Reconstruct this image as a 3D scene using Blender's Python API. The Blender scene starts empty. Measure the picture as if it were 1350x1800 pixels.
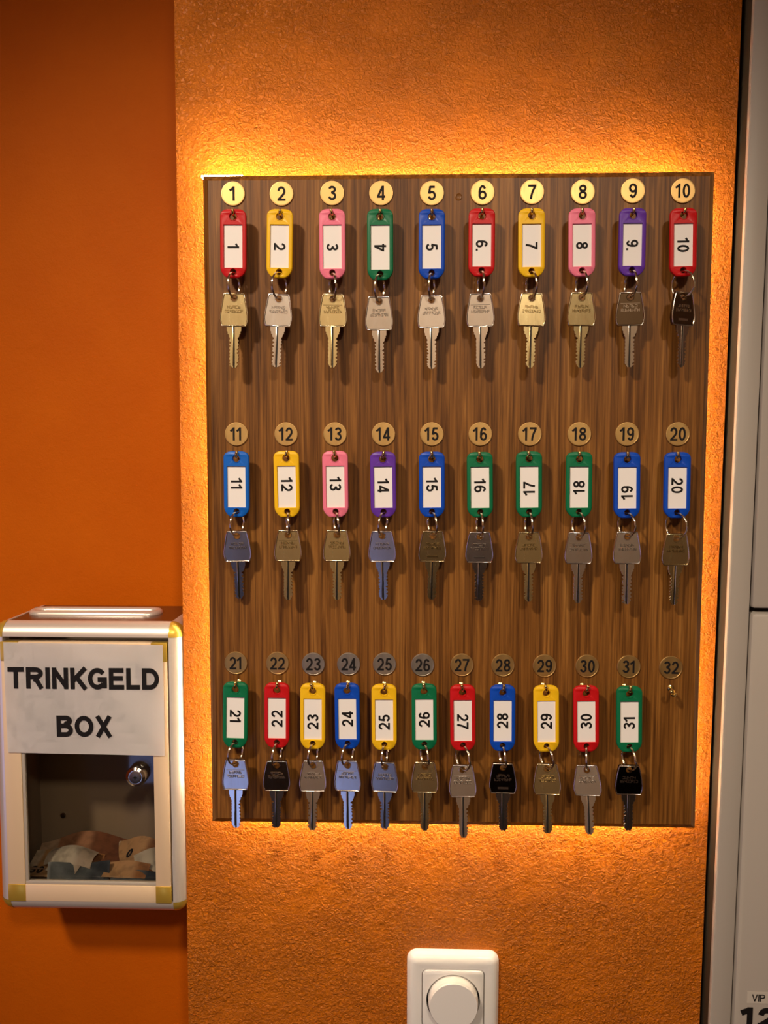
import bpy, bmesh, math, random
from mathutils import Vector, Matrix
from mathutils.geometry import tessellate_polygon
PI = math.pi
SC = bpy.context.scene
COL = SC.collection

# ------------------------------------------------------------------ camera
F = 1380.0                                   # focal length in pixels of the 1350x1800 frame
YB = -0.036                                  # front face of the key board (wall face is y = 0)
CAM = Vector((-0.0428, YB - 0.69, 0.0461))
YAW, PITCH, ROLL = 0.02755, -0.07054, -0.0011
RM = Matrix.Rotation(YAW, 3, 'Z') @ Matrix.Rotation(PITCH, 3, 'X') @ Matrix.Rotation(ROLL, 3, 'Y')
cd = bpy.data.cameras.new('camera')
cam = bpy.data.objects.new('camera', cd); COL.objects.link(cam)
cd.sensor_fit = 'VERTICAL'; cd.sensor_height = 36.0; cd.lens = F * 36.0 / 1800.0
cd.clip_start = 0.02; cd.clip_end = 50
cam.location = CAM
cam.rotation_euler = (RM @ Matrix.Rotation(PI / 2, 3, 'X')).to_euler()
SC.camera = cam

def ray(px, py):
    return RM @ Vector(((px - 675) / F, 1.0, -(py - 900) / F))
def U(px, py, y=0.0):                        # where the line of sight meets the plane at depth y
    d = ray(px, py); return CAM + d * ((y - CAM.y) / d.y)
def UZ(px, py, z):                           # ... and a level plane at height z
    d = ray(px, py); return CAM + d * ((z - CAM.z) / d.z)

# ------------------------------------------------------------------ light and exposure
FLOOR, CEIL = -1.40, 1.15
XL, XR, YBACK = -1.7, 1.9, -2.7
w = bpy.data.worlds.new('world'); SC.world = w; w.use_nodes = True
w.node_tree.nodes['Background'].inputs[0].default_value = (1.0, 0.8, 0.6, 1)
w.node_tree.nodes['Background'].inputs[1].default_value = 0.02
SC.view_settings.view_transform = 'Standard'
SC.view_settings.look = 'None'
SC.view_settings.exposure = 0.12
SC.view_settings.gamma = 1.0
SC.view_settings.use_curve_mapping = False
SC.cycles.caustics_reflective = False

def area(name, loc, target, size, power, color, size_y=None, shape=None):
    l = bpy.data.lights.new(name, 'AREA'); l.energy = power; l.color = color; l.size = size
    l.shape = shape or ('RECTANGLE' if size_y else 'DISK')
    if size_y: l.size_y = size_y
    o = bpy.data.objects.new(name, l); COL.objects.link(o); o.location = loc
    o.rotation_euler = (Vector(target) - Vector(loc)).to_track_quat('-Z', 'Y').to_euler()
    return o
# ceiling lamps of the room (behind and above the photographer) plus added unseen lights for the reflections
def spot(name, loc, target, power, color, size, soft):
    l = bpy.data.lights.new(name, 'SPOT'); l.energy = power; l.color = color
    l.spot_size = math.radians(size); l.spot_blend = 1.0; l.shadow_soft_size = soft
    o = bpy.data.objects.new(name, l); COL.objects.link(o); o.location = loc
    o.rotation_euler = (Vector(target) - Vector(loc)).to_track_quat('-Z', 'Y').to_euler()
    return o
spot('ceiling_downlight', (-0.84, -1.30, 1.10), (-0.12, 0, -0.12), 100.0, (1.0, 0.83, 0.63), 44, 0.08)
spot('ceiling_downlight', (0.40, -1.75, 1.10), (-0.05, 0, -0.12), 58.0, (1.0, 0.83, 0.63), 40, 0.09)
area('added_wall_wash', (-0.1, -1.9, 1.12), (-0.1, YBACK, -0.6), 0.5, 19.0, (1.0, 0.84, 0.66))  # added to brighten the unseen far wall that the keys mirror
area('added_blue_side_light', (XL + 0.04, -0.80, -0.45), (-0.2, 0, -0.3), 0.6, 2.6, (0.46, 0.46, 1.0), 0.9)  # added unseen bluish source, tints surfaces from the left
area('added_blue_back_light', (-0.98, YBACK + 0.06, -1.0), (-0.5, 0, -0.3), 0.52, 1.5, (0.36, 0.48, 1.0), 0.72)  # added unseen bluish panel for some keys to mirror

# ------------------------------------------------------------------ materials
MATS = {}
def mat(name, color, rough=0.5, metal=0.0, spec=0.5, coat=0.0, emit=None, estr=0.0):
    if name in MATS: return MATS[name]
    m = bpy.data.materials.new(name); m.use_nodes = True
    b = m.node_tree.nodes['Principled BSDF']
    b.inputs['Base Color'].default_value = (*color, 1)
    b.inputs['Roughness'].default_value = rough
    b.inputs['Metallic'].default_value = metal
    b.inputs['Specular IOR Level'].default_value = spec
    b.inputs['Coat Weight'].default_value = coat
    if emit:
        b.inputs['Emission Color'].default_value = (*emit, 1); b.inputs['Emission Strength'].default_value = estr
    MATS[name] = m
    return m
def nodes(m):
    nt = m.node_tree; return nt, nt.nodes['Principled BSDF']
def N(nt, t, **kw):
    n = nt.nodes.new(t)
    for k, v in kw.items():
        if k.startswith('_'): setattr(n, k[1:], v)
        else: n.inputs[k].default_value = v
    return n
def coords(nt, scale=(1, 1, 1), rot=(0, 0, 0)):
    tc = N(nt, 'ShaderNodeTexCoord'); mp = N(nt, 'ShaderNodeMapping')
    mp.inputs['Scale'].default_value = scale; mp.inputs['Rotation'].default_value = rot
    nt.links.new(tc.outputs['Object'], mp.inputs['Vector']); return mp.outputs['Vector']
def ramp(nt, src, stops):
    r = N(nt, 'ShaderNodeValToRGB'); e = r.color_ramp.elements
    while len(e) < len(stops): e.new(0.5)
    for i, (p, c) in enumerate(stops):
        e[i].position = p; e[i].color = (*c, 1) if len(c) == 3 else c
    nt.links.new(src, r.inputs['Fac']); return r.outputs['Color']
def bump(nt, bs, h, strength, dist, normal=None):
    b = N(nt, 'ShaderNodeBump', Strength=strength, Distance=dist)
    nt.links.new(h, b.inputs['Height'])
    if normal: nt.links.new(normal, b.inputs['Normal'])
    nt.links.new(b.outputs['Normal'], bs.inputs['Normal']); return b.outputs['Normal']

def plaster(name, c0, c1, sc, st, rough, spec=0.28):
    m = mat(name, c0, rough, spec=spec); nt, bs = nodes(m)
    v = coords(nt)
    big = N(nt, 'ShaderNodeTexNoise', Scale=9.0, Detail=4.0, Roughness=0.6); nt.links.new(v, big.inputs['Vector'])
    nt.links.new(ramp(nt, big.outputs['Fac'], [(0.3, c0), (0.7, c1)]), bs.inputs['Base Color'])
    n1 = N(nt, 'ShaderNodeTexNoise', Scale=sc, Detail=5.0, Roughness=0.55, Distortion=0.9); nt.links.new(v, n1.inputs['Vector'])
    n2 = N(nt, 'ShaderNodeTexNoise', Scale=sc * 0.22, Detail=3.0, Roughness=0.6, Distortion=0.4); nt.links.new(v, n2.inputs['Vector'])
    n3 = N(nt, 'ShaderNodeTexNoise', Scale=sc * 0.06, Detail=2.0); nt.links.new(v, n3.inputs['Vector'])
    lump = ramp(nt, n1.outputs['Fac'], [(0.40, (0, 0, 0)), (0.72, (1, 1, 1))])
    amt = ramp(nt, n3.outputs['Fac'], [(0.30, (0.35,) * 3), (0.62, (1, 1, 1))])
    mul = N(nt, 'ShaderNodeMath', _operation='MULTIPLY'); nt.links.new(lump, mul.inputs[0]); nt.links.new(amt, mul.inputs[1])
    n_ = bump(nt, bs, n2.outputs['Fac'], st * 0.8, 0.004)
    bump(nt, bs, mul.outputs[0], st, 0.0022, n_)
    return m
M_PLASTER = plaster('orange_rough_plaster', (0.50, 0.126, 0.0025), (0.57, 0.150, 0.0035), 320.0, 0.9, 0.46)
M_SMOOTH = plaster('orange_smooth_paint', (0.50, 0.094, 0.001), (0.55, 0.112, 0.0015), 420.0, 0.14, 0.6, 0.08)

def wood():
    m = mat('walnut_laminate', (0.2, 0.1, 0.04), 0.42, spec=0.32); nt, bs = nodes(m)
    v = coords(nt, (120, 120, 4.5))
    n1 = N(nt, 'ShaderNodeTexNoise', Scale=1.0, Detail=8.0, Roughness=0.62, Distortion=1.1); nt.links.new(v, n1.inputs['Vector'])
    v2 = coords(nt, (560, 560, 9.0))
    n2 = N(nt, 'ShaderNodeTexNoise', Scale=1.0, Detail=4.0, Roughness=0.6, Distortion=0.3); nt.links.new(v2, n2.inputs['Vector'])
    c1 = ramp(nt, n1.outputs['Fac'], [(0.32, (0.088, 0.030, 0.0045)), (0.46, (0.182, 0.070, 0.012)), (0.58, (0.255, 0.104, 0.020)), (0.72, (0.360, 0.165, 0.038))])
    c2 = ramp(nt, n2.outputs['Fac'], [(0.34, (0.42, 0.36, 0.32)), (0.56, (1.08, 1.05, 1.0))])
    mx = N(nt, 'ShaderNodeMix', _data_type='RGBA', _blend_type='MULTIPLY'); mx.inputs[0].default_value = 0.85
    nt.links.new(c1, mx.inputs[6]); nt.links.new(c2, mx.inputs[7])
    nt.links.new(mx.outputs[2], bs.inputs['Base Color'])
    bump(nt, bs, n2.outputs['Fac'], 0.10, 0.0006)
    return m
M_WOOD = wood()

def brushed(name, color, rough, sc=(30, 30, 1200), amt=0.12, metal=1.0):
    m = mat(name, color, rough, metal); nt, bs = nodes(m)
    v = coords(nt, sc)
    n = N(nt, 'ShaderNodeTexNoise', Scale=1.0, Detail=3.0, Roughness=0.6); nt.links.new(v, n.inputs['Vector'])
    mr = N(nt, 'ShaderNodeMapRange'); mr.inputs[3].default_value = max(0.02, rough - amt); mr.inputs[4].default_value = rough + amt
    nt.links.new(n.outputs['Fac'], mr.inputs[0]); nt.links.new(mr.outputs[0], bs.inputs['Roughness'])
    bump(nt, bs, n.outputs['Fac'], 0.06, 0.0003)
    return m
M_DISC_BRASS = brushed('brushed_brass_plate', (0.70, 0.45, 0.17), 0.42, (700, 700, 60))
M_DISC_GREY = brushed('brushed_grey_plate', (0.52, 0.45, 0.36), 0.42, (700, 700, 60))  # greyer base colour for a few of the plates
M_NICKEL = brushed('nickel_key', (0.80, 0.75, 0.70), 0.24, (500, 500, 80), 0.06)
M_WARMKEY = brushed('brass_coloured_key', (0.72, 0.58, 0.30), 0.26, (500, 500, 80), 0.06)  # same kind of key in a warmer tone
M_DARKKEY = brushed('dark_reflection_nickel_key', (0.26, 0.19, 0.12), 0.20, (500, 500, 80), 0.05)  # dark reflection put into the base colour of some nickel keys
M_RING = mat('polished_ring_steel', (0.86, 0.74, 0.55), 0.16, 1.0)
M_HOOK = mat('hook_brass', (0.90, 0.66, 0.26), 0.22, 1.0)
M_ALU = brushed('satin_aluminium', (0.80, 0.70, 0.63), 0.34, (3, 900, 900), 0.06, 0.55)
M_ALU_V = brushed('satin_aluminium_upright', (0.80, 0.70, 0.63), 0.34, (900, 900, 3), 0.06, 0.55)
M_FRAME = mat('cream_anodised_frame', (0.82, 0.60, 0.39), 0.42, 0.15)
M_GOLD = mat('gold_bracket', (0.72, 0.46, 0.07), 0.30, 0.6)
M_PAPER = mat('printer_paper', (0.86, 0.81, 0.80), 0.75, spec=0.2)
M_CARD = mat('white_card', (0.90, 0.85, 0.81), 0.6, spec=0.3)
M_INK = mat('black_ink', (0.010, 0.008, 0.008), 0.6, spec=0.2)
M_DARK = mat('black_gap', (0.012, 0.010, 0.010), 0.7)
M_WHITE = mat('white_switch_plastic', (0.80, 0.76, 0.72), 0.28, spec=0.5, coat=0.2)
M_LOCKER = mat('light_grey_powder_coat', (0.42, 0.37, 0.32), 0.42, spec=0.4)
M_CHROME = mat('polished_chrome', (0.86, 0.80, 0.70), 0.10, 1.0)
M_TOPPANEL = mat('dark_brown_gloss_panel', (0.10, 0.035, 0.012), 0.22, 0.3)
M_INSIDE = mat('grey_box_lining', (0.21, 0.15, 0.095), 0.5)
TAGCOL = {'red': (0.56, 0.008, 0.010), 'yellow': (0.90, 0.52, 0.010), 'pink': (0.86, 0.20, 0.30), 'green': (0.004, 0.155, 0.060),
          'blue': (0.004, 0.065, 0.48), 'purple': (0.125, 0.035, 0.36), 'azure': (0.006, 0.125, 0.56)}
for k, c in TAGCOL.items(): mat('tag_plastic_' + k, c, 0.40, spec=0.30)

def glass():
    m = bpy.data.materials.new('clear_acrylic'); m.use_nodes = True
    nt = m.node_tree; nt.nodes.clear()
    out = N(nt, 'ShaderNodeOutputMaterial'); mx = N(nt, 'ShaderNodeMixShader')
    tr = N(nt, 'ShaderNodeBsdfTransparent'); tr.inputs[0].default_value = (0.93, 0.92, 0.90, 1)
    gl = N(nt, 'ShaderNodeBsdfGlossy'); gl.inputs['Roughness'].default_value = 0.03
    fr = N(nt, 'ShaderNodeFresnel'); ge = N(nt, 'ShaderNodeNewGeometry')
    io = N(nt, 'ShaderNodeMapRange'); io.inputs[3].default_value = 1.49; io.inputs[4].default_value = 1 / 1.49   # same reflectance from both sides of the thin sheet
    nt.links.new(ge.outputs['Backfacing'], io.inputs[0]); nt.links.new(io.outputs[0], fr.inputs[0])
    nt.links.new(fr.outputs[0], mx.inputs[0]); nt.links.new(tr.outputs[0], mx.inputs[1]); nt.links.new(gl.outputs[0], mx.inputs[2])
    nt.links.new(mx.outputs[0], out.inputs[0]); return m
M_GLASS = glass()

# ------------------------------------------------------------------ mesh helpers
def link(name, me, m, parent=None, loc=None):
    o = bpy.data.objects.new(name, me); COL.objects.link(o)
    if m and not me.materials: me.materials.append(m)
    if parent: o.parent = parent
    if loc is not None: o.location = loc
    return o
def tomesh(name, bm, smooth=None):
    bmesh.ops.recalc_face_normals(bm, faces=bm.faces[:])
    me = bpy.data.meshes.new(name); bm.to_mesh(me); bm.free()
    if smooth is not None:
        for p in me.polygons: p.use_smooth = True
        me.set_sharp_from_angle(angle=math.radians(smooth))
    return me
def obj(name, bm, m, parent=None, loc=None, smooth=None):
    return link(name, tomesh(name, bm, smooth), m, parent, loc)
def tag(o, label, cat, group=None):
    o['label'] = label; o['category'] = cat
    if group: o['group'] = group
    return o
def thing(name, label, cat, loc=(0, 0, 0), group=None):
    o = bpy.data.objects.new(name, None); COL.objects.link(o); o.location = loc; o.empty_display_size = 0.01
    return tag(o, label, cat, group)
def struct(o):
    o['kind'] = 'structure'; return o
def add_box(bm, x0, x1, y0, y1, z0, z1, bev=0.0):
    r = bmesh.ops.create_cube(bm, size=1.0); vs = r['verts']
    for v in vs:
        v.co = Vector(((x0 + x1) / 2 + v.co.x * (x1 - x0), (y0 + y1) / 2 + v.co.y * (y1 - y0), (z0 + z1) / 2 + v.co.z * (z1 - z0)))
    if bev:
        es = list({e for v in vs for e in v.link_edges})
        bmesh.ops.bevel(bm, geom=es, offset=bev, segments=2, profile=0.5, affect='EDGES')
def box(name, x0, x1, y0, y1, z0, z1, m, parent=None, bev=0.0):
    bm = bmesh.new(); add_box(bm, x0, x1, y0, y1, z0, z1, bev); return obj(name, bm, m, parent, smooth=40 if bev else None)
def offset_loop(pts, d):                     # inward offset of a counter-clockwise loop
    n = len(pts); out = []
    for i in range(n):
        a, b, c = Vector(pts[i - 1]), Vector(pts[i]), Vector(pts[(i + 1) % n])
        e1 = (b - a).normalized(); e2 = (c - b).normalized()
        n1 = Vector((-e1.y, e1.x)); n2 = Vector((-e2.y, e2.x))
        k = (n1 + n2); q = 1 + n1.dot(n2)
        out.append(tuple(b + k * (d / max(q, 0.35))))
    return out
def add_plate(bm, outer, holes, yf, yk, ch=0.0, steps=(), hch=0.0):
    """plate in the xz plane: front at yf, back at yk; steps = extra (inset, y) rings on the front; holes go through"""
    rings = [(0.0, yk), (0.0, yf + ch)] if ch else [(0.0, yk), (0.0, yf)]
    if ch: rings.append((ch, yf))
    rings += list(steps)
    prev = None
    for d, y in rings:
        lp = offset_loop(outer, d) if d else outer
        cur = [bm.verts.new((x, y, z)) for x, z in lp]
        if prev:
            n = len(cur)
            for i in range(n): bm.faces.new((prev[i], prev[(i + 1) % n], cur[(i + 1) % n], cur[i]))
        else: back = cur
        prev = cur
    front = prev; yl = rings[-1][1]
    hb, hf = [], []
    for h in holes:
        hh = h
        b = [bm.verts.new((x, yk, z)) for x, z in hh]
        if hch:
            mid = [bm.verts.new((x, yl + hch, z)) for x, z in hh]
            big = offset_loop(hh, -hch) 
            f = [bm.verts.new((x, yl, z)) for x, z in big]
            seq = [b, mid, f]
        else:
            f = [bm.verts.new((x, yl, z)) for x, z in hh]; seq = [b, f]
        for p, q in zip(seq, seq[1:]):
            for i in range(len(p)): bm.faces.new((p[i], q[i], q[(i + 1) % len(p)], p[(i + 1) % len(p)]))
        hb.append(b); hf.append(f)
    for o_, hs in ((front, hf), (back, hb)):
        lists = [[Vector((v.co.x, v.co.z, 0)) for v in l] for l in [o_] + hs]
        flat = [v for l in [o_] + hs for v in l]
        for t in tessellate_polygon(lists):
            try: bm.faces.new([flat[i] for i in t])
            except ValueError: pass
def circle(r, n=24, cx=0.0, cz=0.0, rz=None):
    rz = rz or r
    return [(cx + r * math.cos(2 * PI * i / n), cz + rz * math.sin(2 * PI * i / n)) for i in range(n)]
def rrect(x0, x1, z0, z1, r, n=6):
    out = []
    for cx, cz, a in ((x1 - r, z1 - r, 0), (x0 + r, z1 - r, 90), (x0 + r, z0 + r, 180), (x1 - r, z0 + r, 270)):
        for i in range(n + 1):
            t = math.radians(a + 90 * i / n); out.append((cx + r * math.cos(t), cz + r * math.sin(t)))
    return out
def add_tube(bm, pts, r, seg=8, closed=False, cap=True):
    pts = [Vector(p) for p in pts]; n = len(pts); rings = []
    up = None
    for i, p in enumerate(pts):
        if closed: t = (pts[(i + 1) % n] - pts[i - 1])
        else: t = pts[min(i + 1, n - 1)] - pts[max(i - 1, 0)]
        t.normalize()
        if up is None:
            up = t.orthogonal().normalized()
        up = (up - t * up.dot(t)).normalized(); sd = t.cross(up)
        rr = r[i] if isinstance(r, (list, tuple)) else r
        rings.append([bm.verts.new(p + (up * math.cos(2 * PI * k / seg) + sd * math.sin(2 * PI * k / seg)) * rr) for k in range(seg)])
    m_ = n if closed else n - 1
    for i in range(m_):
        a, b = rings[i], rings[(i + 1) % n]
        for k in range(seg): bm.faces.new((a[k], a[(k + 1) % seg], b[(k + 1) % seg], b[k]))
    if cap and not closed:
        bm.faces.new(rings[0]); bm.faces.new(rings[-1])
def add_lathe(bm, prof, n=32, cx=0.0, cz=0.0):        # profile (radius, y) turned about the y axis
    rings = []
    for r, y in prof:
        if r <= 1e-7: rings.append([bm.verts.new((cx, y, cz))])
        else: rings.append([bm.verts.new((cx + r * math.cos(2 * PI * k / n), y, cz + r * math.sin(2 * PI * k / n))) for k in range(n)])
    for a, b in zip(rings, rings[1:]):
        for k in range(n):
            k2 = (k + 1) % n
            if len(a) == 1: bm.faces.new((a[0], b[k], b[k2]))
            elif len(b) == 1: bm.faces.new((a[k], a[k2], b[0]))
            else: bm.faces.new((a[k], a[k2], b[k2], b[k]))

# ------------------------------------------------------------------ lettering: strokes on a unit cap height
def arc(cx, cz, rx, rz, a0, a1, n=14):
    return [(cx + rx * math.cos(math.radians(a0 + (a1 - a0) * i / n)), cz + rz * math.sin(math.radians(a0 + (a1 - a0) * i / n))) for i in range(n + 1)]
def glyph(ch, W, s):
    h = s / 2; l, r, t, b = h, W - h, 1 - h, h; c = W / 2; rx = (W - s) / 2
    if ch == '0' or ch == 'O': return [arc(c, .5, rx, .5 - h, 0, 360, 32)]
    if ch == '1':
        x = .60 * W
        return [[(x, 0), (x, 1)], [(x - h * .2, 1 - h * 1.1), (x - .16 * W, .83), (.10 * W, .715)]]
    if ch == '2':
        a = arc(c, 1 - h - .27, rx, .27, 172, -28, 16)
        return [a + [(c + rx * .45, .40), (l + .02, h + .02)], [(0.0, h), (W, h)]]
    if ch == '3':
        return [arc(c, .745, rx * .93, .255 - h, 165, -90, 16), arc(c, .29, rx, .29 - h, 90, -168, 18), [(c - rx * .35, .535), (c + .02, .535)]]
    if ch == '4':
        x = .72 * W
        return [[(x, 0), (x, 1)], [(0, .245), (W, .245)], [(x - h * .3, .95), (h * .9, .27)]]
    if ch == '5':
        return [[(l + .07, t), (r, t)], [(l + .10, 1 - h * .4), (l + .015, .455)], arc(c, .325, rx, .325 - h, 140, -165, 20)]
    if ch == '6':
        return [arc(c, .315, rx, .315 - h, 0, 360, 26), arc(c, .5, rx, .5 - h, 38, 200, 16)]
    if ch == '9':
        return [arc(c, .685, rx, .315 - h, 0, 360, 26), arc(c, .5, rx, .5 - h, 218, 380, 16)]
    if ch == '7':
        return [[(0, t), (W, t)], [(r, t - h * .5), (.56 * W, .52), (.42 * W, .25), (.36 * W, 0)]]
    if ch == '8':
        return [arc(c, .745, rx * .90, .255 - h, 0, 360, 24), arc(c, .285, rx, .285 - h, 0, 360, 24)]
    if ch == '.': return [[(h, 0), (h, s)]]
    if ch == 'T': return [[(0, t), (W, t)], [(c, 0), (c, 1)]]
    if ch == 'I': return [[(h, 0), (h, 1)]]
    if ch == 'L': return [[(l, 0), (l, 1)], [(0, h), (W, h)]]
    if ch == 'E': return [[(l, 0), (l, 1)], [(0, h), (W, h)], [(0, t), (W * .97, t)], [(0, .52), (W * .92, .52)]]
    if ch == 'N': return [[(l, 0), (l, 1)], [(r, 0), (r, 1)], [(l, 1 - h), (r, h)]]
    if ch == 'V': return [[(h * .9, 1), (c, h * .3)], [(W - h * .9, 1), (c, h * .3)]]
    if ch == 'X': return [[(h, 1), (W - h, 0)], [(h, 0), (W - h, 1)]]
    if ch == 'K': return [[(l, 0), (l, 1)], [(W - h, 1), (l, .36)], [(.36 * W, .56), (W - h, 0)]]
    if ch == 'D': return [[(l, 0), (l, 1)], [(l, t), (.45 * W, t)] + arc(.45 * W, .5, r - .45 * W, .5 - h, 80, -80, 16) + [(.45 * W, b), (l, b)]]
    if ch == 'P': return [[(l, 0), (l, 1)], [(l, t), (.55 * W, t)] + arc(.55 * W, .72, r - .55 * W, .28 - h, 80, -80, 12) + [(.55 * W, .44 + h), (l, .44 + h)]]
    if ch == 'R': return glyph('P', W * .97, s) + [[(.45 * W, .46), (.62 * W, .38), (W - h * .9, 0)]]
    if ch == 'B': return [[(l, 0), (l, 1)], [(l, t), (.55 * W, t)] + arc(.55 * W, .76, r * .95 - .55 * W, .24 - h, 80, -80, 12) + [(.5 * W, .52), (l, .52)],
                          [(.5 * W, .52), (.56 * W, .52)] + arc(.56 * W, .26 + h * .5, r - .56 * W, .26 - h * .5, 80, -80, 12) + [(.56 * W, b), (l, b)]]
    if ch == 'G': return [arc(c, .5, rx, .5 - h, 38, 322, 30), [(r, .06), (r, .50)], [(.52 * W, .46), (W, .46)]]
    return []
def add_stroke(bm, pts, s, y0, y1, M):
    pts = [Vector(p) for p in pts]; n = len(pts); L, R_ = [], []
    closed = (pts[0] - pts[-1]).length < 1e-6
    if closed: pts = pts[:-1]; n -= 1
    for i in range(n):
        a = pts[i - 1] if (i or closed) else pts[i]
        b = pts[(i + 1) % n] if (i < n - 1 or closed) else pts[i]
        e1 = (pts[i] - a); e2 = (b - pts[i])
        if e1.length < 1e-9: e1 = e2
        if e2.length < 1e-9: e2 = e1
        e1 = e1.normalized(); e2 = e2.normalized()
        n1 = Vector((-e1.y, e1.x)); n2 = Vector((-e2.y, e2.x))
        k = (n1 + n2) / max(1 + n1.dot(n2), 0.5)
        L.append(pts[i] + k * s / 2); R_.append(pts[i] - k * s / 2)
    def vv(p, y):
        q = M(p); return bm.verts.new((q[0], y, q[1]))
    Lf = [vv(p, y0) for p in L]; Rf = [vv(p, y0) for p in R_]; Lb = [vv(p, y1) for p in L]; Rb = [vv(p, y1) for p in R_]
    m_ = n if closed else n - 1
    for i in range(m_):
        j = (i + 1) % n
        bm.faces.new((Lf[i], Lf[j], Rf[j], Rf[i])); bm.faces.new((Lf[i], Lb[i], Lb[j], Lf[j])); bm.faces.new((Rf[i], Rf[j], Rb[j], Rb[i]))
    if not closed:
        bm.faces.new((Lf[0], Rf[0], Rb[0], Lb[0])); bm.faces.new((Lf[-1], Lb[-1], Rb[-1], Rf[-1]))
LW = {'I': .17, 'T': .80, 'R': .86, 'N': .80, 'K': .86, 'G': .92, 'E': .74, 'L': .66, 'D': .84, 'B': .80, 'O': .92, 'X': .84, 'V': .82, 'P': .76, '.': .16}
def add_text(bm, txt, height, wdig, s, gap, y0, y1, rot=0, cx=0.0, cz=0.0, stretch=1.0, kern={'K': -.09}):
    """centred line of lettering; rot in degrees clockwise as seen from the front"""
    ws = []
    for ch in txt:
        if ch == '1': ws.append(wdig * .72)
        elif ch in LW: ws.append((s if ch in 'I.' else LW[ch]) * stretch)
        else: ws.append(wdig)
    tot = sum(ws) + gap * (len(txt) - 1); x = -tot / 2 - sum(kern.get(c_, 0) for c_ in txt[:-1]) / 2
    a = math.radians(-rot); ca, sa = math.cos(a), math.sin(a)
    for ch, wd in zip(txt, ws):
        def M(p, x=x):
            gx, gz = (p[0] + x) * height, (p[1] - .5) * height
            return (cx + gx * ca - gz * sa, cz + gx * sa + gz * ca)
        W = wdig if ch == '1' else wd
        off = -.16 * wdig if ch == '1' else 0
        for q_, st in enumerate(glyph(ch, W, s)):
            add_stroke(bm, [(p[0] + off, p[1]) for p in st], s, y0 - q_ * 2e-5, y1, M)
        x += wd + gap + kern.get(ch, 0)

# ------------------------------------------------------------------ the setting
RECESS = 0.085
def slab(name, left, right, y0, y1, m):
    """wall block whose upright edges run through the given (x at z0, x at z1)"""
    bm = bmesh.new(); vs = []
    for y in (y0, y1):
        for (x, z) in ((left[0], FLOOR), (right[0], FLOOR), (right[1], CEIL), (left[1], CEIL)): vs.append(bm.verts.new((x, y, z)))
    f = [(0, 1, 2, 3), (7, 6, 5, 4), (0, 4, 5, 1), (1, 5, 6, 2), (2, 6, 7, 3), (3, 7, 4, 0)]
    for q in f: bm.faces.new([vs[i] for i in q])
    return struct(obj(name, bm, m))
def edge_line(pa, pb, y=0.0):
    a, b = U(*pa, y), U(*pb, y); k = (b.x - a.x) / (b.z - a.z)
    return (a.x + k * (FLOOR - a.z), a.x + k * (CEIL - a.z))
EL = edge_line((306, 0), (331.5, 1800)); ER = edge_line((1304.5, 0), (1229.5, 1800))
slab('wall_front', EL, ER, 0.0, 0.60, M_PLASTER)
slab('wall_recess', (XL, XL), (EL[0] + 0.02, EL[1] + 0.02), RECESS, 0.60, M_SMOOTH)
M_ROOM = mat('warm_cream_wall', (0.62, 0.48, 0.34), 0.8)
M_FLOOR = mat('dark_floor', (0.045, 0.032, 0.024), 0.5)
M_CEIL = mat('ceiling_white', (0.70, 0.62, 0.52), 0.8)
struct(box('wall_right_rear', 0.2, XR, 0.60, 0.62, FLOOR, CEIL, M_DARK))
struct(box('wall_left', XL - 0.02, XL, YBACK, 0.6, FLOOR, CEIL, M_SMOOTH))
struct(box('wall_right', XR, XR + 0.02, YBACK, 0.6, FLOOR, CEIL, M_ROOM))
struct(box('wall_back', XL, XR, YBACK - 0.02, YBACK, FLOOR, CEIL, M_ROOM))
struct(box('added_band_1', XL, XR, YBACK, YBACK + 0.03, FLOOR, -0.85, mat('dark_band_to_mirror', (0.06, 0.035, 0.02), 0.5)))  # added low dark band, gives the keys something dark to mirror
struct(box('floor', XL, XR, YBACK, 0.6, FLOOR - 0.02, FLOOR, M_FLOOR))
struct(box('ceiling', XL, XR, YBACK, 0.6, CEIL, CEIL + 0.02, M_CEIL))

# ------------------------------------------------------------------ key board
TL, TR, BR, BL = U(354, 306, YB), U(1260, 298, YB), U(1225, 1460, YB), U(371, 1448, YB)
bw, bh = (TR - TL).length, (TL - BL).length
cxb = (TL.x + TR.x + BR.x + BL.x) / 4; czb = (TL.z + TR.z + BR.z + BL.z) / 4
board = thing('key_board', 'large brown wooden board of numbered keys with warm glow around its edges', 'key board', (cxb, 0, czb))
X, Z = bw / 2, bh / 2
bm = bmesh.new()
plug = UZ  # (name kept short below)
pc = U(806, 346, YB)
add_plate(bm, [(-X, -Z), (X, -Z), (X, Z), (-X, Z)], [], YB, YB + 0.018, 0.0055)
panel = obj('panel', bm, M_WOOD, board)
bm = bmesh.new(); add_lathe(bm, [(0.0031, YB + 0.001), (0.0031, YB - 0.0002), (0.0026, YB - 0.0004), (0.0022, YB - 0.0001), (0.0, YB - 0.0001)], 20, pc.x - cxb, pc.z - czb)
obj('screw_cap', bm, M_WOOD, board, smooth=40)
M_LED_SIDE = mat('warm_led_dimmer_run', (1, 0.8, 0.5), 0.5, emit=(1.0, 0.84, 0.55), estr=44.0)
M_LED = mat('warm_led', (1, 0.8, 0.5), 0.5, emit=(1.0, 0.84, 0.55), estr=100.0)
ins = 0.010
def led(x0, x1, z0, z1, y0=YB + 0.0182, y1=YB + 0.0205, m=None): return box('led_strip', x0, x1, y0, y1, z0, z1, m or M_LED, board)
led(-X + ins, X - ins, Z - ins - 0.008, Z - ins); led(-X + ins, X - ins, -Z + ins, -Z + ins + 0.008)
led(-X + ins, -X + ins + 0.008, -Z + ins + 0.01, Z - ins - 0.01, m=M_LED_SIDE); led(X - ins - 0.008, X - ins, -Z + ins + 0.01, Z - ins - 0.01, m=M_LED_SIDE)
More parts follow.
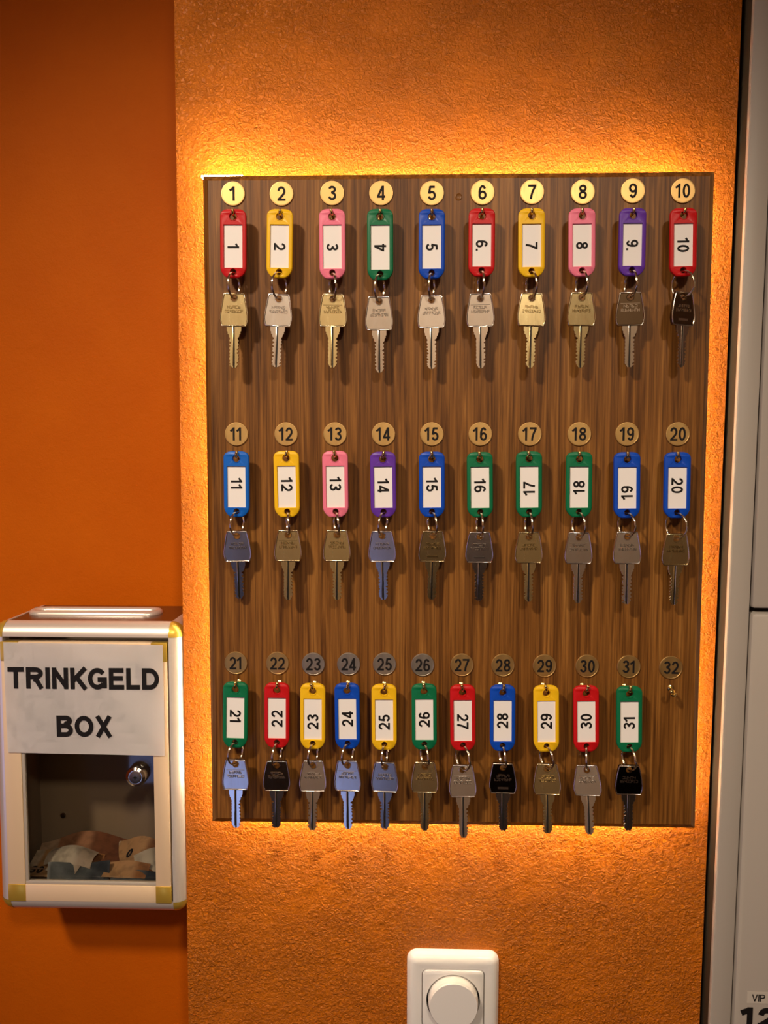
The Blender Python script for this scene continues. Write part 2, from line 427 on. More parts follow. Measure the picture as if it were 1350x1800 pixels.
e0, e1 = U(356, 303, YB + .012).x - cxb, U(428, 303, YB + .012).x - cxb
box('led_strip', e0, e1, YB + 0.008, YB + 0.0165, Z, Z + 0.0016, M_LED, board)
for sx in (-1, 1):
    for sz in (-1, 1):
        bm = bmesh.new(); add_lathe(bm, [(0, YB + .017), (.012, YB + .017), (.012, 0.001), (0, 0.001)], 20, sx * (X - .07), sz * (Z - .07))
        obj('spacer', bm, M_DARK, board, smooth=40)

# ------------------------------------------------------------------ number plates, hooks, tags, rings, keys
DISC = [(410, 341), (495, 341), (584, 340), (670, 340), (759, 340), (848, 339), (935, 338), (1024, 338), (1112, 336), (1200, 336),
        (416, 763), (503, 763), (589, 763), (674, 763), (759, 763), (844, 763), (931, 763), (1018, 763), (1102, 763), (1191, 763),
        (415, 1165), (488, 1165.5), (551, 1167), (613, 1167), (676, 1167), (743, 1168.5), (812, 1168.5), (884, 1169), (957, 1170), (1032, 1170.5), (1105, 1171.5), (1179, 1173)]
def Z1(a): return [(340 + x / 2.935, 280 + y / 2.935) for x, y in a]
def Z2(a): return [(800 + x / 2.7, 280 + y / 2.7) for x, y in a]
def Z3(a): return [(350 + x / 3, 720 + y / 3) for x, y in a]
def Z4(a): return [(800 + x / 2.935, 720 + y / 2.935) for x, y in a]
def Z5(a): return [(350 + x / 3, 1120 + y / 3) for x, y in a]
def Z6(a): return [(780 + x / 2.8125, 1120 + y / 2.8125) for x, y in a]
# tag: centre of the upper hole and of the lower hole
TT = Z1([(206, 298), (447, 298), (716, 298), (963, 298), (1230, 298)]) + Z2([(127, 270), (363, 270), (602, 270), (843, 268), (1083, 268)]) + \
     Z3([(197, 258), (460, 256), (717, 256), (969, 260), (1227, 260)]) + Z4([(127, 256), (381, 253), (640, 255), (887, 257), (1147, 257)]) + \
     Z5([(193, 274), (411, 278), (600, 282), (780, 281), (975, 286), (1186, 284)]) + Z6([(93, 271), (291, 272), (506, 274), (703, 275), (917, 278)])
TB = Z1([(207, 583), (444, 583), (718, 587), (964, 593), (1229, 587)]) + Z2([(125, 530), (362, 532), (601, 530), (837, 527), (1080, 529)]) + \
     Z3([(200, 536), (466, 537), (721, 537), (973, 538), (1228, 537)]) + Z4([(129, 527), (381, 526), (637, 526), (885, 530), (1142, 530)]) + \
     Z5([(191, 551), (411, 552), (600, 558), (784, 557), (977, 563), (1188, 561)]) + Z6([(95, 531), (290, 533), (507, 536), (704, 536), (916, 538)])
KH = Z1([(210, 718), (441, 722), (720, 722), (957, 735), (1228, 728)]) + Z2([(120, 662), (363, 660), (600, 657), (831, 655), (1083, 655)]) + \
     Z3([(200, 665), (470, 660), (727, 660), (965, 665), (1232, 665)]) + Z4([(126, 655), (380, 655), (637, 658), (887, 655), (1140, 665)]) + \
     Z5([(193, 668), (410, 675), (602, 675), (783, 674), (980, 682), (1190, 682)]) + Z6([(93, 655), (292, 645), (510, 648), (707, 655), (915, 655)])
KT = Z1([(213, 1080), (430, 1077), (719, 1080), (960, 1102), (1228, 1084)]) + Z2([(122, 993), (353, 993), (594, 990), (828, 988), (1070, 988)]) + \
     Z3([(206, 1008), (472, 1003), (728, 1003), (972, 1010), (1227, 1010)]) + Z4([(127, 995), (378, 993), (632, 998), (880, 1003), (1130, 1010)]) + \
     Z5([(200, 997), (410, 1000), (603, 1000), (788, 1003), (980, 1007), (1189, 1007)]) + Z6([(95, 972), (292, 950), (507, 955), (710, 955), (911, 957)])
RINGW = [-14, -22, 18, -18, -14, 10, 15, 14, 12, 29, -19, 13, 15, -17, 18, 11, 10, 17, 23, 27, -23, -14, -17, -22, -13, 17, 26, 10, 21, -13, 17]
COLS = ('red yellow pink green blue red yellow pink purple red azure yellow pink purple blue green green green blue blue '
        'green red yellow blue yellow green red blue yellow red green').split()
CCW = {4, 17, 18, 19, 22, 23, 24, 25, 26, 28, 29, 30, 31}
TOFF = {11: 5, 12: 4, 13: 5, 14: 2.5, 15: 4, 16: 3, 17: -2, 19: -8, 20: 4, 21: 2, 22: -1, 23: -5, 25: -4, 27: -2, 31: -1.5}
KMAT = 'BNBNNNBBDDNBBNBNBNNBNDNNNBNDBND'        # nickel, brass-coloured, nickel with a dark reflection in its colour
# small turns of each hanging key (yaw, pitch in degrees)
KTURN = {1: (2, 2), 10: (22, 0)}
# what some keys are tilted to mirror at the far end of the room (x, z there): added blue light, added dark band or lit wall
KSEE = {11: (-.46, -.97), 14: (-.64, -.80), 15: (.3, -.8), 16: (.15, -.9), 21: (-.98, -1.0), 23: (-.2, -.5), 24: (-.80, -.95), 25: (-.60, -1.12), 22: (-.25, -1.05), 26: (0, -.72), 27: (.15, -.45), 29: (.3, -.6), 30: (.1, -.35)}
YT = YB - 0.0138
ONES = 'zero one two three four five six seven eight nine ten eleven twelve thirteen fourteen fifteen sixteen seventeen eighteen nineteen'.split()
def word(n): return ONES[n] if n < 20 else {2: 'twenty', 3: 'thirty'}[n // 10] + ('-' + ONES[n % 10] if n % 10 else '')
mm = 0.001

# --- number plates
disc_bm = bmesh.new()
add_lathe(disc_bm, [(0, 0.0), (10.4 * mm, 0.0), (10.4 * mm, -0.8 * mm), (10.1 * mm, -1.15 * mm), (9.6 * mm, -1.2 * mm), (9.45 * mm, -1.1 * mm), (0, -1.1 * mm)], 48)
disc_me = tomesh('number_plate', disc_bm, 30)
for i, (px, py) in enumerate(DISC):
    n = i + 1; p = U(px, py, YB); steel = n in (23, 24, 25, 26)
    me = disc_me.copy(); me.materials.append(M_DISC_GREY if steel else M_DISC_BRASS)
    t = thing('number_plate', ('grey' if steel else 'golden brass') + ' round number plate marked %s' % word(n), 'number plate', p, 'round number plates on the key board')
    link('disc', me, None, t)
    bm = bmesh.new()
    if n < 10: add_text(bm, str(n), 12.0 * mm, .58, .155, .1, -1.3 * mm, -1.0 * mm)
    else: add_text(bm, str(n), (11.6 if n <= 20 else 11.2) * mm, .53, .15, .10, -1.3 * mm, -1.0 * mm)
    obj('numeral', bm, M_INK, t)

# --- hooks
def hook_mesh(low, up):
    bm = bmesh.new()
    add_lathe(bm, [(0, 0.0), (2.9 * mm, 0.0), (2.9 * mm, -0.5 * mm), (1.6 * mm, -1.4 * mm), (0, -1.5 * mm)], 18)
    f = bmesh.new()
    reach = 17.0; r = 1.3
    pts = [(0, -0.5, 0), (0, -4, 0), (0, -8, 0), (0, -12, 0), (0, -reach + 2.2, 0)]
    for k in range(1, 6):
        a = math.radians(90 * k / 5); pts.append((0, -reach + 2.2 - 2.2 * math.sin(a), 2.2 - 2.2 * math.cos(a)))
    pts.append((0, -reach, up))
    rr = [r] * len(pts)
    if low:
        for k in range(1, 9):
            a = PI * k / 9; pts.append((0, -reach, up + 1.5 - 1.5 * math.cos(a))); rr.append(max(0.3, 1.5 * math.sin(a)))
    else:
        for k in range(1, 5):
            a = PI / 2 * k / 4.2; pts.append((0, -reach, up + 1.3 * math.sin(a))); rr.append(1.3 * math.cos(a))
    add_tube(f, [tuple(c * mm for c in p) for p in pts], [q * mm for q in rr], 10)
    f.to_mesh(tmp := bpy.data.meshes.new('t')); f.free(); bm.from_mesh(tmp); bpy.data.meshes.remove(tmp)
    return tomesh('hook', bm, 50)
HOOK = [hook_mesh(False, 2.7), hook_mesh(False, 3.6), hook_mesh(True, 3.0)]
for m_ in HOOK: m_.materials.append(M_HOOK)
rnd = random.Random(5)

# --- tag body
half = [(4.5, 28.5), (7.0, 28.0), (9.2, 26.8), (10.5, 25.2), (11, 23.2), (11, -19.6), (10.7, -21.8), (9.6, -24.3), (7.8, -26.5), (5.8, -28), (3.9, -28.5)]
tag_out = [(x * mm, z * mm) for x, z in half[::-1]] + [(-x * mm, z * mm) for x, z in half]
# counter-clockwise: start at bottom right going up
HT, HB = 22.2, -23.6                                  # hole centres
win = [(-7.9 * mm, -20.2 * mm), (7.9 * mm, -20.2 * mm), (7.9 * mm, 15.4 * mm), (-7.9 * mm, 15.4 * mm)]
bm = bmesh.new()
add_plate(bm, tag_out, [circle(3.15 * mm, 20, 0, HT * mm), circle(2.6 * mm, 18, 0, HB * mm), win], -1.7 * mm, 1.7 * mm, 0.55 * mm, hch=0.3 * mm)
tag_me = tomesh('tag_body', bm, 45)
rim_mes = []
for hz, hr in ((HT, 3.45), (HB, 2.9)):
    bm = bmesh.new()
    add_tube(bm, [(x, -1.72 * mm, z) for x, z in circle(hr * mm, 22, 0, hz * mm)], 0.36 * mm, 6, closed=True)
    rim_mes.append(tomesh('hole_rim', bm, 60))
bm = bmesh.new(); add_box(bm, -7.95 * mm, 7.95 * mm, -0.5 * mm, 0.9 * mm, -20.25 * mm, 15.45 * mm); card_me = tomesh('card', bm); card_me.materials.append(M_CARD)

# --- split ring (two turns of flat spring wire)
def ring_mesh(R):
    bm = bmesh.new(); pts = []
    for k in range(81):
        a = 4 * PI * k / 80; pts.append((R * math.cos(a), (k / 80 - .5) * 1.5 * mm, R * math.sin(a)))
    add_tube(bm, pts, 0.62 * mm, 8)
    return tomesh('split_ring', bm, 60)

# --- key
def key_parts(seed, k):
    rn = random.Random(seed)
    hb = [(8.3, 4.6), (8.9, 3.8), (9.6, 1.0), (11.2, -8), (12.1, -15), (12.15, -18.5), (11.4, -22.0), (10.7, -24.0), (9.8, -24.6)]
    out = [(x * mm, z * k * mm) for x, z in hb[::-1]] + [(-x * mm, z * k * mm) for x, z in hb]
    bow = bmesh.new()
    hole = circle(2.75 * mm, 20)
    add_plate(bow, out, [hole], -1.25 * mm, 1.25 * mm, 0.3 * mm, [(1.0 * mm, -1.25 * mm), (1.25 * mm, -0.95 * mm)], hch=0.15 * mm)
    add_tube(bow, [(x, -1.0 * mm, z) for x, z in circle(3.0 * mm, 22)], 0.34 * mm, 6, closed=True)
    # blade: stepped shoulders, then bitting on both edges
    def side(sgn, cut):
        p = [(6.3, -24.0), (6.2, -28.6), (5.6, -29.0), (5.5, -31.0), (4.6, -31.6), (4.4, -33.4)]
        z = -34.0
        while z > -56.5:
            d = 4.0 - (rn.choice([0.5, 0.8, 1.2, 1.5]) if cut else 0.3)
            p += [(4.0, z), (d, z - 0.8), (d, z - 1.4), (4.0, z - 2.2)]; z -= rn.choice([2.6, 3.0, 3.5])
        p += [(3.5, -57.5), (1.9, -60.2), (0.62, -60.8)]
        return p
    bl = bmesh.new()
    R_ = side(1, True); L_ = side(-1, seed % 3 != 0)
    for sd, pr in ((1, R_), (-1, L_)):
        lp = [(0.55 * sd, -24.0)] + [(x * sd, z) for x, z in pr]
        if len(lp) > 3:
            q = [(x * mm, z * k * mm) for x, z in lp]
            if sd > 0: q = q[::-1]
            add_plate(bl, q, [], -0.95 * mm, 0.95 * mm, 0.12 * mm)
    add_box(bl, -1.35 * mm, -0.6 * mm, -1.25 * mm, -0.9 * mm, -58.5 * k * mm, -24.3 * k * mm, 0.15 * mm)
    # worn raised lettering of the bow: two short rows of tiny marks in a frame
    le = bmesh.new()
    for zr, cnt, wd in ((-7.6, 5, 11.5), (-11.2, 8, 15.5)):
        for j in range(cnt):
            x0 = -wd / 2 + wd * j / cnt + 0.25; x1 = -wd / 2 + wd * (j + 1) / cnt - 0.25
            for st in rn.sample([[(x0, zr - 1.2), (x0, zr + 1.2)], [(x1, zr - 1.2), (x1, zr + 1.2)], [(x0, zr + 1.1), (x1, zr + 1.1)], [(x0, zr - 1.1), (x1, zr - 1.1)], [(x0, zr), (x1, zr)], [(x0, zr + 1), (x1, zr - 1)]], 3):
                add_stroke(le, st, 0.5, -1.4 * mm, -0.9 * mm, lambda p: (p[0] * mm, p[1] * k * mm))
    if seed % 3 == 0 or seed in (9, 10, 16, 28):
        add_stroke(le, [(-4.6, -19.3), (4.6, -19.3)] if seed in (28, 16, 15, 10) else [(-8.2, -5.3), (8.0, -5.3)], 2.0 if seed in (28, 16, 15, 10) else 0.4, -1.15 * mm, -0.9 * mm, lambda p: (p[0] * mm, p[1] * k * mm))
    rim = bmesh.new(); add_tube(rim, [(x, -1.15 * mm, z) for x, z in offset_loop(out, 0.55 * mm)], 0.55 * mm, 8, closed=True)
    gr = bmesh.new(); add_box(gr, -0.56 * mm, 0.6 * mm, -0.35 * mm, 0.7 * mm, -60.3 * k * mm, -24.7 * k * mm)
    return tomesh('bow', bow, 35), tomesh('blade', bl, 30), tomesh('lettering', le), tomesh('rim', rim, 60), tomesh('groove', gr)
M_BLACKKEY = brushed('black_reflection_key', (0.05, 0.038, 0.03), 0.2, (500, 500, 80), 0.05)  # near-black reflection put into the base colour
M_GROOVE_SHADE = mat('groove_shade', (0.03, 0.025, 0.02), 0.5, 0.6)  # shade inside the blade groove, put into a dark colour
M_RIM = {'N': mat('nickel_rim', (0.86, 0.80, 0.74), 0.18, 1.0), 'B': mat('brass_coloured_rim', (0.86, 0.72, 0.45), 0.18, 1.0), 'D': mat('edge_highlight_rim', (0.74, 0.66, 0.56), 0.2, 1.0)}  # rims lighter than the bows: edge highlights put into the colour
M_RELIEF = {'N': mat('nickel_relief', (0.36, 0.32, 0.28), 0.3, 1.0), 'B': mat('brass_coloured_relief', (0.34, 0.25, 0.11), 0.3, 1.0), 'D': M_RIM['D']}  # relief tones put the shading of the embossed edges into the colour
KM = {'N': M_NICKEL, 'B': M_WARMKEY, 'D': M_DARKKEY}
KW = {'N': 'silver-grey', 'B': 'brass-coloured', 'D': 'dark bronze-grey'}
for i in range(31):
    n = i + 1; colr = COLS[i]
    a, b = U(*TT[i], YT), U(*TB[i], YT); d = a - b
    roll = math.atan2(d.x, d.z); s = 1.0
    ctr = (a + b) / 2 - Vector((math.sin(roll), 0, math.cos(roll))) * ((HT + HB) / 2 * mm)
    t = thing('key_tag', '%s plastic key tag with white card reading %s' % ({'azure': 'bright blue'}.get(colr, colr), word(n)), 'key tag', ctr, 'key tags hanging on the board')
    t.rotation_euler = (0, roll, 0)
    sz = (d.length / mm) / (HT - HB); t.scale = (1, 1, sz)
    me = tag_me.copy(); me.materials.append(MATS['tag_plastic_' + colr]); body = link('frame', me, None, t)
    for rm_ in rim_mes:
        me = rm_.copy(); me.materials.append(MATS['tag_plastic_' + colr]); link('hole_rim', me, None, body)
    card = link('card', card_me, None, t)
    bm = bmesh.new(); txt = str(n) + ('.' if n in (6, 9) else '')
    add_text(bm, txt, 9.9 * mm, .60, .165, .26 if n == 22 else .12, -0.7 * mm, -0.45 * mm, -90 if n in CCW else 90, 0.0, -2.4 * mm + TOFF.get(n, 0) * .5 * mm)
    obj('numeral', bm, M_INK, card)
    # hook
    hk = link('screw_hook', HOOK[min(2, (n - 1) // 10)], None)
    hp = U(*TT[i], YT); hp = hp + Vector((0, 0, 1.9 * mm * sz)); hk.location = (hp.x, YB, hp.z)
    hk.rotation_euler = (0, math.radians(rnd.uniform(-14, 14)), 0)
    tag(hk, 'small brass screw hook through the %s tag numbered %s' % ({'azure': 'bright blue'}.get(colr, colr), word(n)), 'hook', 'screw hooks on the key board')
    # ring
    kh = U(*KH[i], YT)
    lo = b + Vector((0, 0, -0.9 * mm)); hi = kh + Vector((0, 0, 0.6 * mm))
    dv = lo - hi; R = dv.length / 2 + 0.6 * mm
    dpx = 2 * R / (0.676 / F); cw = max(0.12, min(0.95, (abs(RINGW[i]) - 3.5) / dpx)); th = math.acos(cw) * (1 if RINGW[i] > 0 else -1)
    rg = link('split_ring', ring_mesh(R), M_RING); rg.location = (lo + hi) / 2
    rg.rotation_euler = (Matrix.Rotation(math.atan2(dv.x, dv.z), 3, 'Y') @ Matrix.Rotation(-th, 3, 'Z')).to_euler()
    tag(rg, 'steel split ring between the %s tag numbered %s and its key' % ({'azure': 'bright blue'}.get(colr, colr), word(n)), 'key ring', 'split rings joining tags and keys')
    # key
    kt = U(*KT[i], YT); dk = kh - kt
    kk = (dk.length / mm) / 60.8
    bo, bl, le, ri, gr = key_parts(n, kk)
    k = thing('key', '%s flat key hanging below the %s tag numbered %s' % ('blue-shining silver' if n in (14, 21, 24, 25) else 'near-black' if n in (28, 31) else KW[KMAT[i]], {'azure': 'bright blue'}.get(colr, colr), word(n)), 'key', kh, 'keys hanging on the board')
    yw, pt = KTURN.get(n, (rnd.uniform(-3, 3), rnd.uniform(-2, 3)))
    if n in KSEE:
        nr = ((CAM - kh).normalized() + (Vector((KSEE[n][0], YBACK, KSEE[n][1])) - kh).normalized()).normalized()
        yw = math.degrees(math.asin(nr.x)); pt = math.degrees(-math.atan2(-nr.z, -nr.y))
    k.rotation_euler = (Matrix.Rotation(math.atan2(dk.x, dk.z), 3, 'Y') @ Matrix.Rotation(math.radians(-pt), 3, 'X') @ Matrix.Rotation(math.radians(yw), 3, 'Z')).to_euler()
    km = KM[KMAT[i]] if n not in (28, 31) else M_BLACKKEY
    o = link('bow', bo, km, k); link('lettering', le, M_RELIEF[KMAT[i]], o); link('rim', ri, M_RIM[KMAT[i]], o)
    o = link('blade', bl, M_RIM[KMAT[i]] if KMAT[i] != 'B' else km, k); link('groove', gr, M_GROOVE_SHADE, o)
hp = U(1181, 1217, YB - 0.01)
bm = bmesh.new(); add_lathe(bm, [(0, 0.0), (.0030, 0.0), (.0030, -.0006), (.0017, -.0014), (0, -.0015)], 18, .0022, .0008)
me_ = bpy.data.meshes.new('t'); f_ = bmesh.new()
pts = [(2.2, -.5, .8), (2.2, -5, .8), (2.3, -9, .6), (2.2, -12, -.4), (1.2, -13.8, -1.6), (-.3, -14.6, -1.8), (-1.6, -15, -.9), (-2.1, -15.1, .2)]; rr = [1.15] * 8
for k_ in range(1, 8): pts.append((-2.2, -15.1, .2 + 1.9 - 1.9 * math.cos(PI * k_ / 8))); rr.append(max(.3, 1.9 * math.sin(PI * k_ / 8)))
add_tube(f_, [tuple(c * mm for c in p) for p in pts], [q_ * mm for q_ in rr], 10); f_.to_mesh(me_); f_.free(); bm.from_mesh(me_); bpy.data.meshes.remove(me_)
hk = obj('screw_hook', bm, M_HOOK, None, (hp.x, YB, hp.z), smooth=50)
tag(hk, 'bare brass screw hook under number plate thirty-two', 'hook', 'screw hooks on the key board')

# ------------------------------------------------------------------ tip box in the recess
YF = -0.006                                            # front of the box
xl, xr = U(-12, 1350, YF).x, U(324, 1350, YF).x
RR = 0.0130                                            # radius of the rounded edge rails
zt = U(160, 1091, YF + RR).z; zb = U(160, 1607, YF).z
YK = RECESS
tb = thing('tip_box', 'aluminium-edged tip box with clear front and gold corners', 'tip box', ((xl + xr) / 2, 0, zb))
def L(o):                                             # build in world coordinates, then hang on the box
    o.matrix_parent_inverse = Matrix.Translation(-tb.location); return o
def rail(axis, a0, a1, c0, c1, s0, s1, m):
    """quarter-round rail along axis; centre line (c0, c1) of the other two axes, bulging towards signs s0, s1"""
    bm = bmesh.new(); prof = [(0, 0)] + [(math.cos(t * PI / 2 / 10), math.sin(t * PI / 2 / 10)) for t in range(11)]
    ends = []
    for av in (a0, a1):
        ring = []
        for u, v in prof:
            p = (c0 + s0 * RR * u, c1 + s1 * RR * v)
            co = {'x': (av, p[0], p[1]), 'y': (p[0], av, p[1]), 'z': (p[0], p[1], av)}[axis]
            ring.append(bm.verts.new(co))
        ends.append(ring)
    n = len(prof)
    for i in range(n): bm.faces.new((ends[0][i], ends[0][(i + 1) % n], ends[1][(i + 1) % n], ends[1][i]))
    bm.faces.new(ends[0]); bm.faces.new(ends[1])
    return L(obj('edge_rail', bm, m, tb, smooth=30))
yc = YF + RR; xa, xb_ = xl + RR, xr - RR; za, zc = zb + RR, zt - RR
rail('x', xa, xb_, yc, zc, -1, 1, M_ALU); rail('x', xa, xb_, yc, za, -1, -1, M_ALU)
rail('z', za, zc, xa, yc, -1, -1, M_ALU_V); rail('z', za, zc, xb_, yc, 1, -1, M_ALU_V)
rail('y', yc, YK, xa, zc, -1, 1, M_ALU); rail('y', yc, YK, xb_, zc, 1, 1, M_ALU)
rail('y', yc, YK, xa, za, -1, -1, M_ALU); rail('y', yc, YK, xb_, za, 1, -1, M_ALU)
for cx_, sx in ((xa, -1), (xb_, 1)):
    for cz_, sz in ((za, -1), (zc, 1)):
        bm = bmesh.new(); g = []
        r_ = RR * 1.025
        for iu in range(9):
            row = []
            for iv in range(9):
                a_, e_ = PI / 2 * iu / 8, PI / 2 * iv / 8
                row.append(bm.verts.new((cx_ + sx * r_ * math.cos(e_) * math.sin(a_), yc - r_ * math.cos(e_) * math.cos(a_), cz_ + sz * r_ * math.sin(e_))))
            g.append(row)
        for iu in range(8):
            for iv in range(8): bm.faces.new((g[iu][iv], g[iu + 1][iv], g[iu + 1][iv + 1], g[iu][iv + 1]))
        bmesh.ops.remove_doubles(bm, verts=bm.verts[:], dist=1e-6)
        # short collars where the cap slides over the rails
        me = tomesh('corner_cap', bm, 60); L(link('corner_cap', me, M_GOLD, tb))
# panels
L(box('side_panel', xl, xl + 0.003, yc, YK, za, zc, M_INSIDE, tb)); L(box('side_panel', xr - 0.003, xr, yc, YK, za, zc, M_INSIDE, tb))
L(box('back_panel', xl + 0.003, xr - 0.003, YK - 0.004, YK, zb + .002, zt - .002, M_INSIDE, tb))
L(box('bottom_panel', xa, xb_, yc, YK - 0.004, zb, zb + 0.003, M_INSIDE, tb))
s0, s1 = UZ(52, 1076, zt), UZ(287, 1076, zt)
sy = (s0.y + s1.y) / 2; sxm, sxh = (s0.x + s1.x) / 2, (s1.x - s0.x) / 2
def stadium(hw, hd, n=10):
    out = []
    for i in range(n + 1): t_ = -PI / 2 + PI * i / n; out.append((hw - hd + hd * math.cos(t_), hd * math.sin(t_)))
    for i in range(n + 1): t_ = PI / 2 + PI * i / n; out.append((-hw + hd + hd * math.cos(t_), hd * math.sin(t_)))
    return out
def flat(bm):                                          # plate in xz -> level plate, front facing up
    for v in bm.verts: v.co = Vector((v.co.x, v.co.z, -v.co.y))
SH, SD = sxh, 0.0155
bm = bmesh.new()
oy0, oy1 = yc - sy, YK - sy
add_plate(bm, [(xa - sxm, oy0), (xb_ - sxm, oy0), (xb_ - sxm, oy1), (xa - sxm, oy1)], [stadium(SH - .004, SD - .004)], 0.0, 0.003)
flat(bm); o = L(obj('top_panel', bm, M_TOPPANEL, tb)); o.location = Vector((sxm, sy, zt - 0.0005)) 
bm = bmesh.new(); add_plate(bm, stadium(SH, SD), [stadium(SH - .0075, SD - .0085)], -0.0032, 0.001, 0.0022, hch=0.0022)
flat(bm); o = L(obj('slot_trim', bm, M_ALU, tb, smooth=50)); o.location = Vector((sxm, sy, zt))
# door
def PX(px, py): p = U(px, py, YF); return p.x, p.z
dx0, dx1 = PX(11.5, 1450)[0], PX(299, 1450)[0]; dz1, dz0 = PX(150, 1129)[1], PX(150, 1585)[1]
gx0, gx1 = PX(43, 1500)[0], PX(273, 1500)[0]; gz0 = PX(150, 1556)[1]; gz1 = PX(150, 1162)[1]
door = thing('door', 'x', 'x'); del door['label']; del door['category']; door.parent = tb; L(door)
DF = YF - 0.0004
def D(o): o.matrix_parent_inverse = Matrix.Translation(-tb.location); return o
for (a0, a1, b0, b1) in ((dx0, gx0, dz0, dz1), (gx1, dx1, dz0, dz1), (gx0, gx1, dz0, gz0), (gx0, gx1, gz1, dz1)):
    box('frame_bar', a0, a1, DF, YF + 0.010, b0, b1, M_FRAME, door, 0.0006)
for (a0, a1) in ((dx0, gx0), (gx1, dx1)):
    for (b0, b1) in ((dz0, gz0), (gz1, dz1)):
        box('corner_bracket', a0 - .0002, a1 + .0002, DF - 0.0006, YF + 0.005, b0 - .0002, b1 + .0002, M_GOLD, door, 0.0005)
box('pane', gx0 - .002, gx1 + .002, YF + 0.0035, YF + 0.0060, gz0 - .002, gz1 + .002, M_GLASS, door)
M_GASKET = mat('grey_gasket', (0.42, 0.36, 0.30), 0.35)
box('gasket', gx0, gx1, YF + 0.0005, YF + 0.0034, gz0, gz0 + 0.0032, M_GASKET, door, 0.0005)
box('gasket', gx0, gx0 + 0.0030, YF + 0.0005, YF + 0.0034, gz0 + .0032, gz1, M_GASKET, door, 0.0005)
lk = U(239, 1365, YF - 0.003)
bm = bmesh.new(); add_lathe(bm, [(0.0, 0.02), (.0085, .02), (.0085, .0036), (.0100, .0036), (.0100, -.0015), (.0092, -.0042), (.0070, -.0056), (.0064, -.0050), (.0, -.0050)], 36)
lock = obj('lock', bm, M_CHROME, door, (lk.x, YF, lk.z), smooth=35)
bm = bmesh.new(); add_lathe(bm, [(0, -.0049), (.0060, -.0049), (.0060, -.0054), (.0046, -.0058), (.0, -.0058)], 30)
obj('barrel', bm, mat('dark_lock_face', (0.30, 0.25, 0.22), .35, 1.0), lock, smooth=35)
bm = bmesh.new(); add_box(bm, -.0022, .0022, -.0062, -.0050, -.0007, .0007); add_box(bm, -.0007, .0007, -.0062, -.0050, -.0020, .0020); obj('keyhole', bm, M_DARK, lock)
# back mounting screw seen through the pane
sp = U(112, 1432, YK - .004); bm = bmesh.new(); add_lathe(bm, [(.0038, YK - .003), (.0038, YK - .0048), (.0028, YK - .0062), (0, YK - .0064)], 20, sp.x, sp.z); L(obj('mounting_screw', bm, M_CHROME, tb, smooth=40))
# paper notice taped over the front
YP = YF - 0.0016
c4 = [U(13.9, 1322.7, YP), U(290, 1328.5, YP), U(286.4, 1133.8, YP), U(5.5, 1128.7, YP)]
pm = sum(c4, Vector()) / 4
sign = thing('paper_sign', 'white paper notice TRINKGELD BOX on the tip box front', 'sign', pm)
def bulge(u, v): return 0.0006 * math.sin(PI * min(1, max(0, u))) * math.sin(PI * min(1, max(0, v))) + 0.0005 * math.sin(5 * u + 3 * v) ** 2
bm = bmesh.new(); nx, nz = 16, 10; grid = []
for j in range(nz + 1):
    row = []
    for i in range(nx + 1):
        u, v = i / nx, j / nz
        p = (c4[0] * (1 - u) + c4[1] * u) * (1 - v) + (c4[3] * (1 - u) + c4[2] * u) * v - pm
        p.y -= bulge(u, v)
        row.append(bm.verts.new(p))
    grid.append(row)
for j in range(nz):
    for i in range(nx): bm.faces.new((grid[j][i], grid[j][i + 1], grid[j + 1][i + 1], grid[j + 1][i]))
r = bmesh.ops.solidify(bm, geom=bm.faces[:], thickness=0.00018)
obj('sheet', bm, M_PAPER, sign, smooth=40)
ytx = -0.0004
def sign_text(txt, x0, x1, yt, ybm, name, sw, stretch, gap, slope):
    a_, b_ = U(x0, (yt + ybm) / 2 - slope / 2, YP + ytx), U(x1, (yt + ybm) / 2 + slope / 2, YP + ytx); hgt = (U(100, yt, YP + ytx) - U(100, ybm, YP + ytx)).length
    bm = bmesh.new(); add_text(bm, txt, hgt, .6, sw, gap, -0.0002, 0.0001, 0, 0, 0, stretch)
    xs = [v.co.x for v in bm.verts]; k_ = (b_ - a_).length / (max(xs) - min(xs)); mid = (max(xs) + min(xs)) / 2
    for v in bm.verts: v.co.x = (v.co.x - mid) * k_
    ct = (a_ + b_) / 2
    for v in bm.verts:
        v.co.y -= bulge((ct.x + v.co.x - c4[0].x) / (c4[1].x - c4[0].x), (ct.z + v.co.z - c4[0].z) / (c4[3].z - c4[0].z))
    o = obj(name, bm, M_INK, sign, ct - pm)
    o.rotation_euler = (0, math.atan2(-(b_.z - a_.z), b_.x - a_.x), 0)
sign_text('TRINKGELD', 13.9, 279.6, 1173.6, 1211, 'lettering', .215, 1.0, .11, 2.5)
sign_text('BOX', 100, 197, 1258, 1295, 'lettering', .215, 1.0, .10, 1.0)

